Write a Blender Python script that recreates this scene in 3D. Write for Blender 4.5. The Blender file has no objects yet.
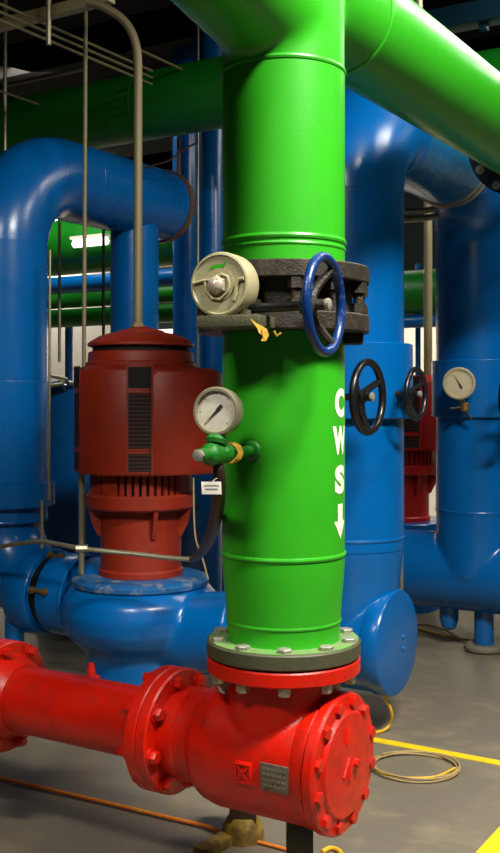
import bpy, bmesh, math, random
from mathutils import Vector, Matrix
random.seed(7)
C = bpy.context.scene.collection
PI = math.pi
R = math.radians
# ------------------------------------------------------------------ camera frame
F = 1050.0; HOR = 398.0; A = R(31.5); H = 1.72
FW = Vector((-math.sin(A), math.cos(A), 0)); RT = Vector((math.cos(A), math.sin(A), 0))
U = Vector((1, 0, 0)); V = Vector((0, 1, 0)); Z = Vector((0, 0, 1))

def P(px, py, D):
    p = FW*D + RT*((px-250)*D/F)
    return Vector((p.x, p.y, H-(py-HOR)*D/F))
def zz(py, D): return H-(py-HOR)*D/F
def ground(px, py, z=0.0):
    D = (H-z)*F/(py-HOR)
    return P(px, py, D)
def along(p0, d, px):
    """distance t along d from p0 at which the photo column px is met"""
    k = (px-250)/F
    x0, y0 = p0.dot(RT), p0.dot(FW); dx, dy = d.dot(RT), d.dot(FW)
    return (k*y0-x0)/(dx-k*dy)
def depth(p): return p.dot(FW)
def xy(p, z): return Vector((p.x, p.y, z))

# ------------------------------------------------------------------ materials
def s2l(c):
    return tuple(((v/255)/12.92 if v/255 <= .04045 else (((v/255)+.055)/1.055)**2.4) for v in c)
def mat(name, rgb, rough=.4, metal=0.0, bump=0.0, bscale=60, dirt=None, dirt_amt=0.0, dscale=6, rvar=0.0, spec=.5, coat=0.0, thr=(.5, .7)):
    m = bpy.data.materials.new(name); m.use_nodes = True
    nt = m.node_tree; b = nt.nodes['Principled BSDF']
    c = s2l(rgb)
    b.inputs['Base Color'].default_value = (*c, 1)
    b.inputs['Roughness'].default_value = rough
    b.inputs['Metallic'].default_value = metal
    b.inputs['Specular IOR Level'].default_value = spec
    b.inputs['Coat Weight'].default_value = coat
    tc = nt.nodes.new('ShaderNodeTexCoord')
    if dirt:
        n = nt.nodes.new('ShaderNodeTexNoise'); n.inputs['Scale'].default_value = dscale
        n.inputs['Detail'].default_value = 8; n.inputs['Roughness'].default_value = .65
        nt.links.new(tc.outputs['Object'], n.inputs['Vector'])
        r = nt.nodes.new('ShaderNodeMapRange'); r.inputs[1].default_value = thr[0]; r.inputs[2].default_value = thr[1]
        r.inputs[4].default_value = dirt_amt
        nt.links.new(n.outputs['Fac'], r.inputs[0])
        mx = nt.nodes.new('ShaderNodeMix'); mx.data_type = 'RGBA'
        mx.inputs[6].default_value = (*c, 1); mx.inputs[7].default_value = (*s2l(dirt), 1)
        nt.links.new(r.outputs[0], mx.inputs[0]); nt.links.new(mx.outputs[2], b.inputs['Base Color'])
        if rvar:
            r2 = nt.nodes.new('ShaderNodeMapRange'); r2.inputs[1].default_value = .3; r2.inputs[2].default_value = .7
            r2.inputs[3].default_value = max(.05, rough-rvar); r2.inputs[4].default_value = rough+rvar
            nt.links.new(n.outputs['Fac'], r2.inputs[0]); nt.links.new(r2.outputs[0], b.inputs['Roughness'])
    if bump:
        n2 = nt.nodes.new('ShaderNodeTexNoise'); n2.inputs['Scale'].default_value = bscale; n2.inputs['Detail'].default_value = 4
        nt.links.new(tc.outputs['Object'], n2.inputs['Vector'])
        bp = nt.nodes.new('ShaderNodeBump'); bp.inputs['Strength'].default_value = bump; bp.inputs['Distance'].default_value = .004
        nt.links.new(n2.outputs['Fac'], bp.inputs['Height']); nt.links.new(bp.outputs['Normal'], b.inputs['Normal'])
    return m
M = {}
M['green'] = mat('green_paint', (46, 156, 26), .34, bump=.10, bscale=160, dirt=(34, 136, 20), dirt_amt=.4, dscale=5, rvar=.05)
M['green_far'] = mat('dimmed_green_paint', (10, 108, 18), .4, bump=.15, bscale=60, dirt=(8, 84, 14), dirt_amt=.5, dscale=4)  # darkened copy of the green: weak overhead light put into the colour
M['green_worn'] = mat('worn_green_paint', (96, 150, 70), .55, bump=.4, bscale=80, dirt=(120, 118, 92), dirt_amt=.9, dscale=22, thr=(.42, .6))
M['blue'] = mat('blue_paint', (0, 90, 160), .25, bump=.1, bscale=60, dirt=(0, 76, 138), dirt_amt=.6, dscale=5, rvar=.05)
M['blue_wrap'] = mat('blue_glossy_wrap', (34, 112, 168), .2, metal=.2, bump=.9, bscale=24, dirt=(110, 150, 170), dirt_amt=.6, dscale=9, thr=(.5, .75))
M['blue_wheel'] = mat('blue_wheel_paint', (5, 44, 100), .3, bump=.3, bscale=120, dirt=(120, 130, 150), dirt_amt=.5, dscale=35, thr=(.6, .7))
M['red'] = mat('red_paint', (198, 22, 3), .34, bump=.25, bscale=140, dirt=(146, 26, 8), dirt_amt=.75, dscale=14, rvar=.07, thr=(.48, .72))
M['red_motor'] = mat('dull_red_paint', (138, 36, 9), .48, bump=.25, bscale=140, dirt=(108, 28, 8), dirt_amt=.6, dscale=10)
M['red_far'] = mat('far_red_paint', (176, 20, 14), .4)
M['steel_dark'] = mat('blackened_iron', (44, 40, 34), .5, metal=.3, bump=.6, bscale=130, dirt=(92, 78, 58), dirt_amt=.6, dscale=24, thr=(.5, .75))
M['black'] = mat('black_paint', (18, 18, 20), .3, bump=.2)
M['slat'] = mat('dark_red_slat', (66, 20, 10), .6)  # dark red-brown, close in tone to the vent backing
M['void'] = mat('recess_shade', (10, 7, 6), .8)  # near-black colour stands in for shade inside vents, slots and gaps
M['olive_steel'] = mat('oxidised_flange_steel', (76, 76, 54), .55, metal=.2, bump=.4, bscale=120, dirt=(62, 62, 40), dirt_amt=.8, dscale=18)
M['zinc'] = mat('zinc_bolt', (176, 172, 158), .38, metal=.55, bump=.3, bscale=200, dirt=(110, 96, 74), dirt_amt=.8, dscale=40)
M['beige'] = mat('beige_cast_paint', (152, 146, 112), .45, bump=.25, bscale=120, dirt=(150, 140, 104), dirt_amt=.7, dscale=18)
M['galv'] = mat('galvanised_conduit', (150, 146, 122), .36, metal=.6, bump=.2, bscale=80, dirt=(110, 96, 70), dirt_amt=.6, dscale=16)
M['tan_conduit'] = mat('tan_conduit', (168, 156, 116), .45, metal=.2)
M['dim'] = mat('dimmed_conduit', (122, 112, 80), .5, metal=.2)  # darkened tan conduit; dimness under the ceiling is put into this colour
M['brass'] = mat('brass', (150, 118, 62), .4, metal=.7)
M['rubber'] = mat('brown_hose', (52, 34, 24), .5)
M['brown_ring'] = mat('brown_gasket', (96, 62, 42), .5, dirt=(70, 84, 40), dirt_amt=.6, dscale=12)
M['dial'] = mat('dial_white', (222, 216, 200), .5, dirt=(180, 170, 145), dirt_amt=.5, dscale=30)
M['dial_old'] = mat('yellowed_dial', (186, 174, 142), .5)
M['case'] = mat('dull_silver_case', (158, 150, 124), .35, metal=.5, bump=.2, dirt=(120, 108, 80), dirt_amt=.5, dscale=20)
M['green_valve'] = mat('chipped_green_valve_paint', (22, 112, 26), .42, bump=.5, bscale=90, dirt=(58, 84, 40), dirt_amt=.8, dscale=26, thr=(.52, .66))
M['ink'] = mat('black_ink', (20, 18, 18), .6)
M['white'] = mat('white_stencil_paint', (232, 224, 206), .5, dirt=(205, 205, 175), dirt_amt=.6, dscale=30)
M['tag'] = mat('white_tag', (226, 222, 210), .5)
M['greysilver'] = mat('silver_plate', (120, 112, 98), .4, metal=.5, bump=.5, bscale=160, dirt=(70, 62, 54), dirt_amt=.7, dscale=30)
M['worn_blue'] = mat('worn_mounting_plate', (16, 86, 142), .45, bump=.3, dirt=(146, 146, 136), dirt_amt=.8, dscale=10, thr=(.52, .66))
M['yellow'] = mat('yellow_floor_paint', (232, 200, 12), .55, dirt=(190, 160, 20), dirt_amt=.6, dscale=12)
M['yellow_wire'] = mat('yellow_cable', (222, 176, 40), .45)
M['rope'] = mat('orange_rope', (236, 128, 34), .7, bump=.3, bscale=200, dirt=(245, 176, 60), dirt_amt=.8, dscale=6)
M['tan_wire'] = mat('tan_cable', (170, 146, 96), .6, dirt=(120, 100, 60), dirt_amt=.6, dscale=12)
M['ochre'] = mat('ochre_worn_steel', (150, 124, 40), .55, bump=.4, dirt=(84, 62, 30), dirt_amt=.9, dscale=14, thr=(.4, .6))
M['leaf'] = mat('yellow_tape', (206, 160, 50), .6, dirt=(150, 96, 30), dirt_amt=.7, dscale=40)
M['grey_rubber'] = mat('grey_rubber', (112, 106, 90), .7, bump=.4)
M['teal'] = mat('teal_beam_paint', (14, 58, 78), .5)
M['darkceil'] = mat('black_ceiling', (9, 8, 7), .95, dirt=(14, 12, 10), dirt_amt=.7, dscale=2, spec=.05)
M['floor'] = mat('concrete_floor', (114, 106, 90), .45, bump=.25, bscale=35, dirt=(150, 134, 104), dirt_amt=.5, dscale=5.5, rvar=.12, thr=(.5, .74))
M['side'] = mat('grey_wall', (120, 116, 108), .8)

def wall_mat():
    m = bpy.data.materials.new('cream_wall_dark_top'); m.use_nodes = True; nt = m.node_tree; b = nt.nodes['Principled BSDF']
    b.inputs['Roughness'].default_value = .8; b.inputs['Specular IOR Level'].default_value = .05
    g = nt.nodes.new('ShaderNodeNewGeometry'); s = nt.nodes.new('ShaderNodeSeparateXYZ')
    nt.links.new(g.outputs['Position'], s.inputs[0])
    lt = nt.nodes.new('ShaderNodeMath'); lt.operation = 'GREATER_THAN'; lt.inputs[1].default_value = 2.85
    nt.links.new(s.outputs['Z'], lt.inputs[0])
    mx = nt.nodes.new('ShaderNodeMix'); mx.data_type = 'RGBA'
    mx.inputs[6].default_value = (*s2l((236, 228, 208)), 1); mx.inputs[7].default_value = (*s2l((10, 13, 14)), 1)  # upper wall's darkness is put into the colour above the threshold
    nt.links.new(lt.outputs[0], mx.inputs[0]); nt.links.new(mx.outputs[2], b.inputs['Base Color'])
    return m
M['wall'] = wall_mat()
def lamp_mat():
    m = bpy.data.materials.new('lit_tube'); m.use_nodes = True; nt = m.node_tree; b = nt.nodes['Principled BSDF']
    b.inputs['Base Color'].default_value = (1, 1, 1, 1); b.inputs['Emission Color'].default_value = (1, .96, .86, 1); b.inputs['Emission Strength'].default_value = 2.5
    return m
M['lamp'] = lamp_mat()
def glass_mat():
    m = bpy.data.materials.new('gauge_glass'); m.use_nodes = True; nt = m.node_tree
    out = nt.nodes['Material Output']; nt.nodes.remove(nt.nodes['Principled BSDF'])
    t = nt.nodes.new('ShaderNodeBsdfTransparent'); g = nt.nodes.new('ShaderNodeBsdfGlossy'); g.inputs['Roughness'].default_value = .08
    x = nt.nodes.new('ShaderNodeMixShader')
    x.inputs[0].default_value = .05; nt.links.new(t.outputs[0], x.inputs[1]); nt.links.new(g.outputs[0], x.inputs[2]); nt.links.new(x.outputs[0], out.inputs[0])
    return m
M['glass'] = glass_mat()
M['sight'] = mat('cloudy_sight_glass', (176, 164, 148), .12, metal=.3, bump=.5, bscale=120, dirt=(120, 96, 80), dirt_amt=.6, dscale=50)

# ------------------------------------------------------------------ mesh helpers
def basis(w):
    w = w.normalized()
    a = Z if abs(w.z) < .9 else U
    u = a.cross(w).normalized(); v = w.cross(u)
    return u, v, w
def new(): return bmesh.new()
def ringverts(bm, o, u, v, r, n, ph=0):
    return [bm.verts.new(o+u*(r*math.cos(ph+2*PI*i/n))+v*(r*math.sin(ph+2*PI*i/n))) for i in range(n)]
def bridge(bm, a, b):
    n = len(a)
    for i in range(n):
        j = (i+1) % n
        bm.faces.new((a[i], a[j], b[j], b[i]))
def lathe(bm, o, w, prof, n=64, cap=True, ph=0):
    """prof: list of (radius, height along w)"""
    u, v, w = basis(w); prev = None
    for k, (r, h) in enumerate(prof):
        ring = ringverts(bm, o+w*h, u, v, max(r, 1e-5), n, ph)
        if prev: bridge(bm, prev, ring)
        elif cap: bm.faces.new(list(reversed(ring)))
        prev = ring
    if cap: bm.faces.new(prev)
    return bm
def ringlathe(bm, o, w, prof, n=64):
    """closed section revolved: an annulus"""
    u, v, w = basis(w)
    rings = [ringverts(bm, o+w*h, u, v, r, n) for r, h in prof]
    for i in range(len(rings)): bridge(bm, rings[i], rings[(i+1) % len(rings)])
    bmesh.ops.recalc_face_normals(bm, faces=bm.faces)
    return bm
def cyl(bm, o, w, r, h0, h1, n=48, bev=0.0):
    if bev:
        return lathe(bm, o, w, [(r-bev, h0), (r, h0+bev), (r, h1-bev), (r-bev, h1)], n)
    return lathe(bm, o, w, [(r, h0), (r, h1)], n)
def bead(bm, o, w, r, h, t=.012, n=64):
    k = 8
    prof = [(r-.002+t*math.cos(2*PI*i/k)*.8, h+t*math.sin(2*PI*i/k)) for i in range(k)]
    return ringlathe(bm, o, w, prof, n)
def tube(bm, pts, r, n=12, closed=False, cap=True):
    pts = [Vector(p) for p in pts]; N = len(pts)
    T = []
    for i in range(N):
        a = pts[(i-1) % N] if (closed or i > 0) else pts[i]
        b = pts[(i+1) % N] if (closed or i < N-1) else pts[i]
        T.append((b-a).normalized())
    u, v, _ = basis(T[0]); rings = []
    for i in range(N):
        if i:
            q = T[i-1].rotation_difference(T[i]); u = q @ u; 
            u = (u-T[i]*u.dot(T[i])).normalized()
        v = T[i].cross(u)
        rr = r[i] if isinstance(r, (list, tuple)) else r
        rings.append(ringverts(bm, pts[i], u, v, rr, n))
    for i in range(N-1): bridge(bm, rings[i], rings[i+1])
    if closed:
        a, b = rings[-1], rings[0]
        sh = min(range(n), key=lambda s: sum((a[i].co-b[(i+s) % n].co).length for i in range(n)))
        bridge(bm, a, [b[(i+sh) % n] for i in range(n)])
    elif cap:
        bm.faces.new(list(reversed(rings[0]))); bm.faces.new(rings[-1])
    return bm
def box(bm, c, sx, sy, sz, ax=U, ay=V, az=Z, bev=0.0):
    t = bmesh.new()
    bmesh.ops.create_cube(t, size=1)
    for v in t.verts: v.co = Vector((v.co.x*sx, v.co.y*sy, v.co.z*sz))
    if bev: bmesh.ops.bevel(t, geom=list(t.edges), offset=bev, segments=2, affect='EDGES', profile=.6)
    mp = {}
    for v in t.verts: mp[v] = bm.verts.new(c+ax*v.co.x+ay*v.co.y+az*v.co.z)
    for f in t.faces: bm.faces.new([mp[v] for v in f.verts])
    t.free(); return bm
def hexbolt(bm, o, w, r, h, washer=True, ph=0):
    if washer: lathe(bm, o, w, [(r*1.35, 0), (r*1.35, h*.2)], 20)
    lathe(bm, o+w.normalized()*(h*.2 if washer else 0), w, [(r, 0), (r, h*.65), (r*.85, h*.8)], 6, ph=ph)
    return bm
def patch(bm, cx, cy, r0, r1, a0, a1, z0, z1, n=8):
    """curved slab on a vertical cylinder; angle 0 = towards camera, + = right"""
    def q(a, r, z):
        d = -FW*math.cos(a)+RT*math.sin(a)
        return Vector((cx, cy, 0))+d*r+Z*z
    cols = []
    for i in range(n+1):
        a = a0+(a1-a0)*i/n
        cols.append([bm.verts.new(q(a, r, z)) for r, z in ((r0, z0), (r1, z0), (r1, z1), (r0, z1))])
    for i in range(n): bridge(bm, cols[i], cols[i+1])
    bm.faces.new(cols[0]); bm.faces.new(list(reversed(cols[-1])))
    return bm
def arc(c, a, b, n=14):
    """quarter arc points: centre c, from c+a to c+b"""
    return [c+a*math.cos(i/n*PI/2)+b*math.sin(i/n*PI/2) for i in range(n+1)]

ORG = {}
def finish(name, me, m, parent, sharp=35):
    me.name = name
    me.polygons.foreach_set('use_smooth', [True]*len(me.polygons))
    me.set_sharp_from_angle(angle=R(sharp))
    me.materials.clear(); me.materials.append(M[m])
    o = bpy.data.objects.new(name, me); C.objects.link(o)
    if parent is not None:
        og = ORG[parent.name]; me.transform(Matrix.Translation(-og)); o.parent = parent; ORG[o.name] = og
    return o
def obj(name, bm, m, parent=None, sharp=35):
    bmesh.ops.recalc_face_normals(bm, faces=bm.faces)
    me = bpy.data.meshes.new(name); bm.to_mesh(me); bm.free()
    return finish(name, me, m, parent, sharp)
def solo(name, bm, m, label, cat, group=None, kind=None, sharp=35):
    """a thing that is a single mesh, origin at its base"""
    bmesh.ops.recalc_face_normals(bm, faces=bm.faces)
    xs = [v.co.x for v in bm.verts]; ys = [v.co.y for v in bm.verts]; zs = [v.co.z for v in bm.verts]
    og = Vector(((min(xs)+max(xs))/2, (min(ys)+max(ys))/2, min(zs)))
    me = bpy.data.meshes.new(name); bm.to_mesh(me); bm.free(); me.transform(Matrix.Translation(-og))
    o = finish(name, me, m, None, sharp); o.location = og; ORG[o.name] = og
    if label: o['label'] = label
    if cat: o['category'] = cat
    if group: o['group'] = group
    if kind: o['kind'] = kind
    return o
def thing(name, loc, label, cat, group=None):
    o = bpy.data.objects.new(name, None); C.objects.link(o); o.empty_display_size = .1
    o.location = loc; o['label'] = label; o['category'] = cat; ORG[o.name] = Vector(loc)
    if group: o['group'] = group
    return o
def fuse(bm, voxel=.012, it=6):
    """melt intersecting shapes into one skin with soft fillets"""
    me = bpy.data.meshes.new('casting'); bmesh.ops.recalc_face_normals(bm, faces=bm.faces); bm.to_mesh(me); bm.free()
    o = bpy.data.objects.new('casting', me); C.objects.link(o)
    r = o.modifiers.new('r', 'REMESH'); r.mode = 'VOXEL'; r.voxel_size = voxel; r.use_smooth_shade = True
    s = o.modifiers.new('s', 'SMOOTH'); s.factor = .5; s.iterations = it
    dg = bpy.context.evaluated_depsgraph_get()
    out = bpy.data.meshes.new_from_object(o.evaluated_get(dg))
    bpy.data.objects.remove(o); bpy.data.meshes.remove(me)
    return out
def fobj(name, bm, m, parent, voxel=.012, it=6): return finish(name, fuse(bm, voxel, it), m, parent, 60)
def bolts_on(parent, o, w, rad, n, r, h, m, ph=0, name='bolt', washer=True, skip=None, label=None):
    u, v, w = basis(w)
    for i in range(n):
        a = ph+2*PI*i/n; bm = new()
        hexbolt(bm, o+u*(rad*math.cos(a))+v*(rad*math.sin(a)), w, r, h, washer, random.random())
        b = obj(name, bm, m, parent)
        if label: b['label'] = label
def struct(name, bm, m):
    return solo(name, bm, m, None, None, kind='structure')

# ------------------------------------------------------------------ room
bm = new(); box(bm, Vector((0, 5, -.05)), 22, 26, .1); struct('floor', bm, 'floor')
bm = new(); box(bm, Vector((0, 5, 5.25)), 22, 26, .1); struct('ceiling', bm, 'darkceil')
YB = 14.0
bm = new(); box(bm, Vector((0, YB+.1, 2.6)), 22, .2, 5.2); struct('wall_back', bm, 'wall')
bm = new(); box(bm, Vector((-10.9, 5, 2.6)), .2, 26, 5.2); struct('wall_left', bm, 'side')
bm = new(); box(bm, Vector((10.9, 5, 2.6)), .2, 26, 5.2); struct('wall_right', bm, 'side')

# ------------------------------------------------------------------ green chilled water riser + overhead header
g = P(283.5, HOR, 3.43); g.z = 0
RG = .2; HZ = H+1.37
tee = thing('overhead_pipe', xy(g, H+.43), 'thick bright green pipe running overhead with a drop meeting the black valve', 'pipe')
bm = new()
cyl(bm, g, Z, RG, H+1.0, HZ, 72)
cyl(bm, xy(g, HZ), V, RG, -1.35, .45, 72)
tube(bm, [xy(g, H+1.22), xy(g, H+1.33)-V*.46], [.19, .195], 48)
fobj('tee_fitting', bm, 'green', tee, .011, 40)
bm = new(); cyl(bm, g, Z, RG, H+.421, H+1.06, 96); obj('drop_pipe', bm, 'green', tee)
bm = new(); bead(bm, g, Z, RG, H+1.055, .009, 96); obj('weld_bead', bm, 'green', tee)
bm = new(); bead(bm, g, Z, RG, zz(244, 3.43), .010, 96); obj('weld_bead', bm, 'green', tee)
bm = new(); bead(bm, g, Z, RG, zz(251, 3.43), .007, 96); obj('weld_bead', bm, 'green', tee)
tf = along(xy(g, 0), V, 520)
bm = new(); cyl(bm, xy(g, HZ), V, RG, .42, 6.5, 96); obj('header_pipe', bm, 'green', tee)
bm = new(); bead(bm, xy(g, HZ), V, RG, .43, .007, 96); obj('weld_bead', bm, 'green', tee)
bm = new(); ringlathe(bm, xy(g, HZ), V, [(RG-.01, tf), (.29, tf), (.29, tf+.05), (RG-.01, tf+.05)], 64)
hf = obj('pipe_flange', bm, 'black', tee); hf['label'] = 'black bolted flange around the green pipe'
bolts_on(hf, xy(g, HZ)+V*tf, -V, .255, 12, .018, .03, 'zinc')

# lower spool with the stencil
DG = 3.43
zv0 = H+.209   # valve underside
sp = thing('supply_pipe', xy(g, zz(652, DG)), 'upright green pipe stencilled CWS with a white arrow, standing on the red valve body', 'pipe')
prof = [(RG, zv0-.001), (RG, zz(560, DG)), (RG-.003, zz(575, DG)), (.190, zz(600, DG)), (.186, zz(620, DG)), (.183, zz(634, DG)), (.19, zz(640, DG))]
bm = new(); lathe(bm, g, Z, list(reversed(prof)), 96); obj('pipe_body', bm, 'green', sp)
bm = new(); bead(bm, g, Z, RG, zz(552, DG), .009, 96); obj('weld_bead', bm, 'green', sp)
bm = new(); bead(bm, g, Z, .186, zz(618, DG), .007, 96); obj('weld_bead', bm, 'green', sp)
zt, zb = zz(637.5, DG), zz(652, DG)
bm = new(); lathe(bm, g, Z, [(.248, zb), (.251, zb+.004), (.251, zt-.004), (.247, zt)], 96)
fl = obj('bottom_flange', bm, 'olive_steel', sp); fl['label'] = 'bare olive grey steel flange'
bm = new(); ringlathe(bm, g, Z, [(.18, zt), (.243, zt), (.243, zt+.003), (.18, zt+.003)], 96)
fo = obj('flange_face', bm, 'green_worn', fl); fo['label'] = 'worn green painted flange top'
def phase(w, deg):
    u, v, w = basis(w); d = -FW*math.cos(R(deg))+RT*math.sin(R(deg)); return math.atan2(d.dot(v), d.dot(u))
bolts_on(fl, xy(g, zt+.003), Z, .219, 10, .024, .016, 'zinc', ph=phase(Z, -1), washer=False)

# stencil lettering wrapped round the pipe
def stencil(parent):
    ang0 = math.asin((337.8-283.5)/61.3)
    def wrap(verts):
        for v in verts:
            a = ang0+v.co.x/RG
            d = -FW*math.cos(a)+RT*math.sin(a)
            r = RG+.0012+v.co.z
            z = v.co.y
            v.co = Vector((g.x, g.y, 0))+d*r+Z*z
    for ch, y0, y1 in (('C', 388, 417.5), ('W', 426, 454.5), ('S', 465, 494)):
        cu = bpy.data.curves.new('stencil_letter', 'FONT'); cu.body = ch; cu.size = 1; cu.offset = .06; cu.resolution_u = 4
        o = bpy.data.objects.new('stencil_letter', cu); C.objects.link(o)
        me = bpy.data.meshes.new_from_object(o.evaluated_get(bpy.context.evaluated_depsgraph_get()))
        bpy.data.objects.remove(o); bpy.data.curves.remove(cu)
        bm = new(); bm.from_mesh(me); bpy.data.meshes.remove(me)
        bmesh.ops.triangulate(bm, faces=bm.faces)
        bmesh.ops.subdivide_edges(bm, edges=[e for e in bm.edges if e.calc_length() > .15], cuts=2)
        xs = [v.co.x for v in bm.verts]; ys = [v.co.y for v in bm.verts]
        wd = .098 if ch == 'W' else .074
        z0, z1 = zz(y1, 3.33), zz(y0, 3.33)
        for v in bm.verts:
            v.co = Vector(((v.co.x-(min(xs)+max(xs))/2)/(max(xs)-min(xs))*wd, z0+(v.co.y-min(ys))/(max(ys)-min(ys))*(z1-z0), 0))
        wrap(bm.verts)
        lo = obj('stencil_letter', bm, 'white', parent); lo['label'] = 'white stencilled letter ' + ch
    z1, zm, z0 = zz(504, 3.33), zz(521, 3.33), zz(539, 3.33)
    bm = new()
    pts = [(-.019, z1), (.019, z1), (.019, zm), (.042, zm), (0, z0), (-.042, zm), (-.019, zm)]
    f = bm.faces.new([bm.verts.new((x, y, 0)) for x, y in pts])
    bmesh.ops.triangulate(bm, faces=bm.faces); bmesh.ops.subdivide_edges(bm, edges=bm.edges, cuts=2)
    wrap(bm.verts); ao = obj('stencil_arrow', bm, 'white', parent); ao['label'] = 'white stencilled arrow pointing down'
stencil(sp)

# ------------------------------------------------------------------ black wafer valve with gear operator and blue wheel
def handwheel(parent, c, n, Rw, rt, mrim, mhub, ph=0, back=.05, name='handwheel'):
    u, v, w = basis(n)
    bm = new()
    k = 56
    tube(bm, [c+u*(Rw*math.cos(2*PI*i/k))+v*(Rw*math.sin(2*PI*i/k)) for i in range(k)], rt, 12, closed=True)
    rim = obj(name, bm, mrim, parent)
    hc = c-w*back
    bm = new(); lathe(bm, hc, w, [(Rw*.2, -.02), (Rw*.22, -.01), (Rw*.2, .02), (Rw*.12, .025), (Rw*.12, .05), (Rw*.07, .055)], 20)
    obj('hub', bm, mhub, rim)
    bm = new(); lathe(bm, hc+w*.05, w, [(Rw*.09, 0), (Rw*.13, .006), (Rw*.13, .016), (Rw*.06, .02)], 12); hn = obj('hub_nut', bm, 'zinc', rim); hn['label'] = 'bare metal hub nut'
    for i in range(3):
        a = ph+2*PI*i/3; d = u*math.cos(a)+v*math.sin(a)
        bm = new()
        tube(bm, [hc+d*(Rw*.12), hc+d*(Rw*.5)+w*(back*.3), hc+d*(Rw*.85)+w*(back*.85), c+d*Rw*.99], [rt*1.25, rt*.95, rt*.85, rt*.8], 8)
        obj('spoke', bm, mrim if i == 1 else mhub, rim)
    return rim

bv = thing('butterfly_valve', xy(g, zv0), 'black iron valve clamped between green pipes with blue handwheel and beige gearbox', 'valve')
zu0, zu1, zl1 = H+.366, H+.420, H+.265
bm = new(); cyl(bm, g, Z, .279, zu0, zu1, 96, .004); obj('upper_flange', bm, 'steel_dark', bv)
bm = new(); cyl(bm, g, Z, .279, zv0, zl1, 96, .004); obj('lower_flange', bm, 'steel_dark', bv)
bm = new(); lathe(bm, g, Z, [(.232, zl1), (.225, zl1+.02), (.225, zu0-.02), (.232, zu0)], 64); obj('valve_disc_body', bm, 'steel_dark', bv)
for i in range(12):
    a = R(8)+2*PI*i/12; p = g+Vector((math.cos(a), math.sin(a), 0))*.255
    bm = new(); cyl(bm, p, Z, .016, zl1, zu0, 12)
    for zc in (zl1+.018, zu0-.018): lathe(bm, xy(p, zc), Z, [(.026, -.016), (.026, .016)], 6)
    obj('stud_bolt', bm, 'steel_dark', bv)
bm = new(); box(bm, g+RT*.21+FW*(-.02)+Z*(zv0-.018), .09, .09, .036, RT, FW, Z, .006); obj('lug', bm, 'steel_dark', bv)
# gearbox
gc = P(219.5, 284.5, 3.10); nb = (-FW*.9-RT*.4).normalized()
bm = new()
RB = .097
prof = [(RB*.93, -.085), (RB, -.07), (RB, -.004), (RB*.96, .004), (RB*.9, .006), (RB*.86, .001), (RB*.5, .001), (RB*.5, .004)]
lathe(bm, gc, nb, prof, 64)
gb = obj('gear_housing', bm, 'beige', bv); gb['label'] = 'beige round cast gearbox'
ub, vb, _ = basis(nb)   # ub horizontal, vb up-ish
if vb.z < 0: vb = -vb; 
side = ub if ub.dot(RT) > 0 else -ub
bm = new()
tube(bm, [gc+nb*.006+side*(RB*x)+vb*(RB*y) for x, y in ((-.86, .06), (-.6, .12), (-.2, .16), (.1, .3), (.3, .22), (.36, .0), (.3, -.25), (.05, -.46), (-.22, -.42), (-.42, -.2), (-.46, .1))], .0045, 8)
tube(bm, [gc+nb*.006+side*(RB*x)+vb*(RB*y) for x, y in ((.84, .14), (.68, .12), (.6, -.02), (.58, -.3), (.5, -.5))], .006, 8)
obj('raised_rib', bm, 'beige', gb)
bm = new(); lathe(bm, gc+nb*.002-vb*.003-side*.006, nb, [(RB*.32, 0), (RB*.32, .010), (RB*.28, .013)], 6, ph=.5); obj('indicator_boss', bm, 'beige', gb)
bm = new(); lathe(bm, gc+nb*.013-vb*.003-side*.006, nb, [(RB*.27, 0), (RB*.26, .006), (RB*.18, .014), (RB*.08, .018), (0, .019)], 28)
sg = obj('sight_glass', bm, 'sight', gb); sg['label'] = 'cloudy domed sight glass'
bm = new(); f = bm.faces.new([bm.verts.new(gc+nb*.0035+side*(RB*x)+vb*(RB*y)) for x, y in ((-.35, .5), (-.2, .6), (.12, .62), (.22, .7), (.2, .56), (.05, .48))])
pd = obj('paint_smudge', bm, 'green', gb); pd['label'] = 'smudge of green paint'
# bracket and shaft
bm = new(); box(bm, gc-nb*.05-Z*(RB+.012)+side*.03, .20, .13, .035, side, nb, Z, .004)
box(bm, gc-nb*.05-Z*(RB-.008)-side*.045, .06, .05, .03, side, nb, Z, .004)
box(bm, gc-nb*.05-Z*(RB-.008)+side*.055, .05, .05, .03, side, nb, Z, .004)
obj('mounting_bracket', bm, 'olive_steel', bv)
wc = P(324.5, 304.5, 3.0)
sh_end = wc-U*.05
bm = new(); tube(bm, [sh_end, wc-U*.27], .015, 12); obj('drive_shaft', bm, 'black', bv)
hw = handwheel(bv, wc, (U*.96-FW*-.12).normalized(), .136, .0145, 'blue_wheel', 'steel_dark', ph=R(60)); hw['label'] = 'blue painted handwheel'

tp = thing('torn_tape', P(262, 340, 3.12), 'torn scrap of yellow tape hanging under the black valve beside the beige gearbox', 'tape')
bm = new()
pts = [(250, 318), (256, 323), (262, 326), (267, 329), (269, 335), (266, 341), (261, 341), (263, 336), (259, 333), (257, 328)]
vs = [bm.verts.new(P(x, y, 3.02+.006*math.sin(i*2))) for i, (x, y) in enumerate(pts)]
f = bm.faces.new(vs); r = bmesh.ops.extrude_face_region(bm, geom=[f])
for v in [q for q in r['geom'] if isinstance(q, bmesh.types.BMVert)]: v.co += FW*.004
obj('tape_strip', bm, 'leaf', tp)
bm = new(); tube(bm, [P(274, 331, 3.12), P(277, 336, 3.118), P(281, 333, 3.12)], .004, 6); obj('tape_shred', bm, 'leaf', tp)

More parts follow.
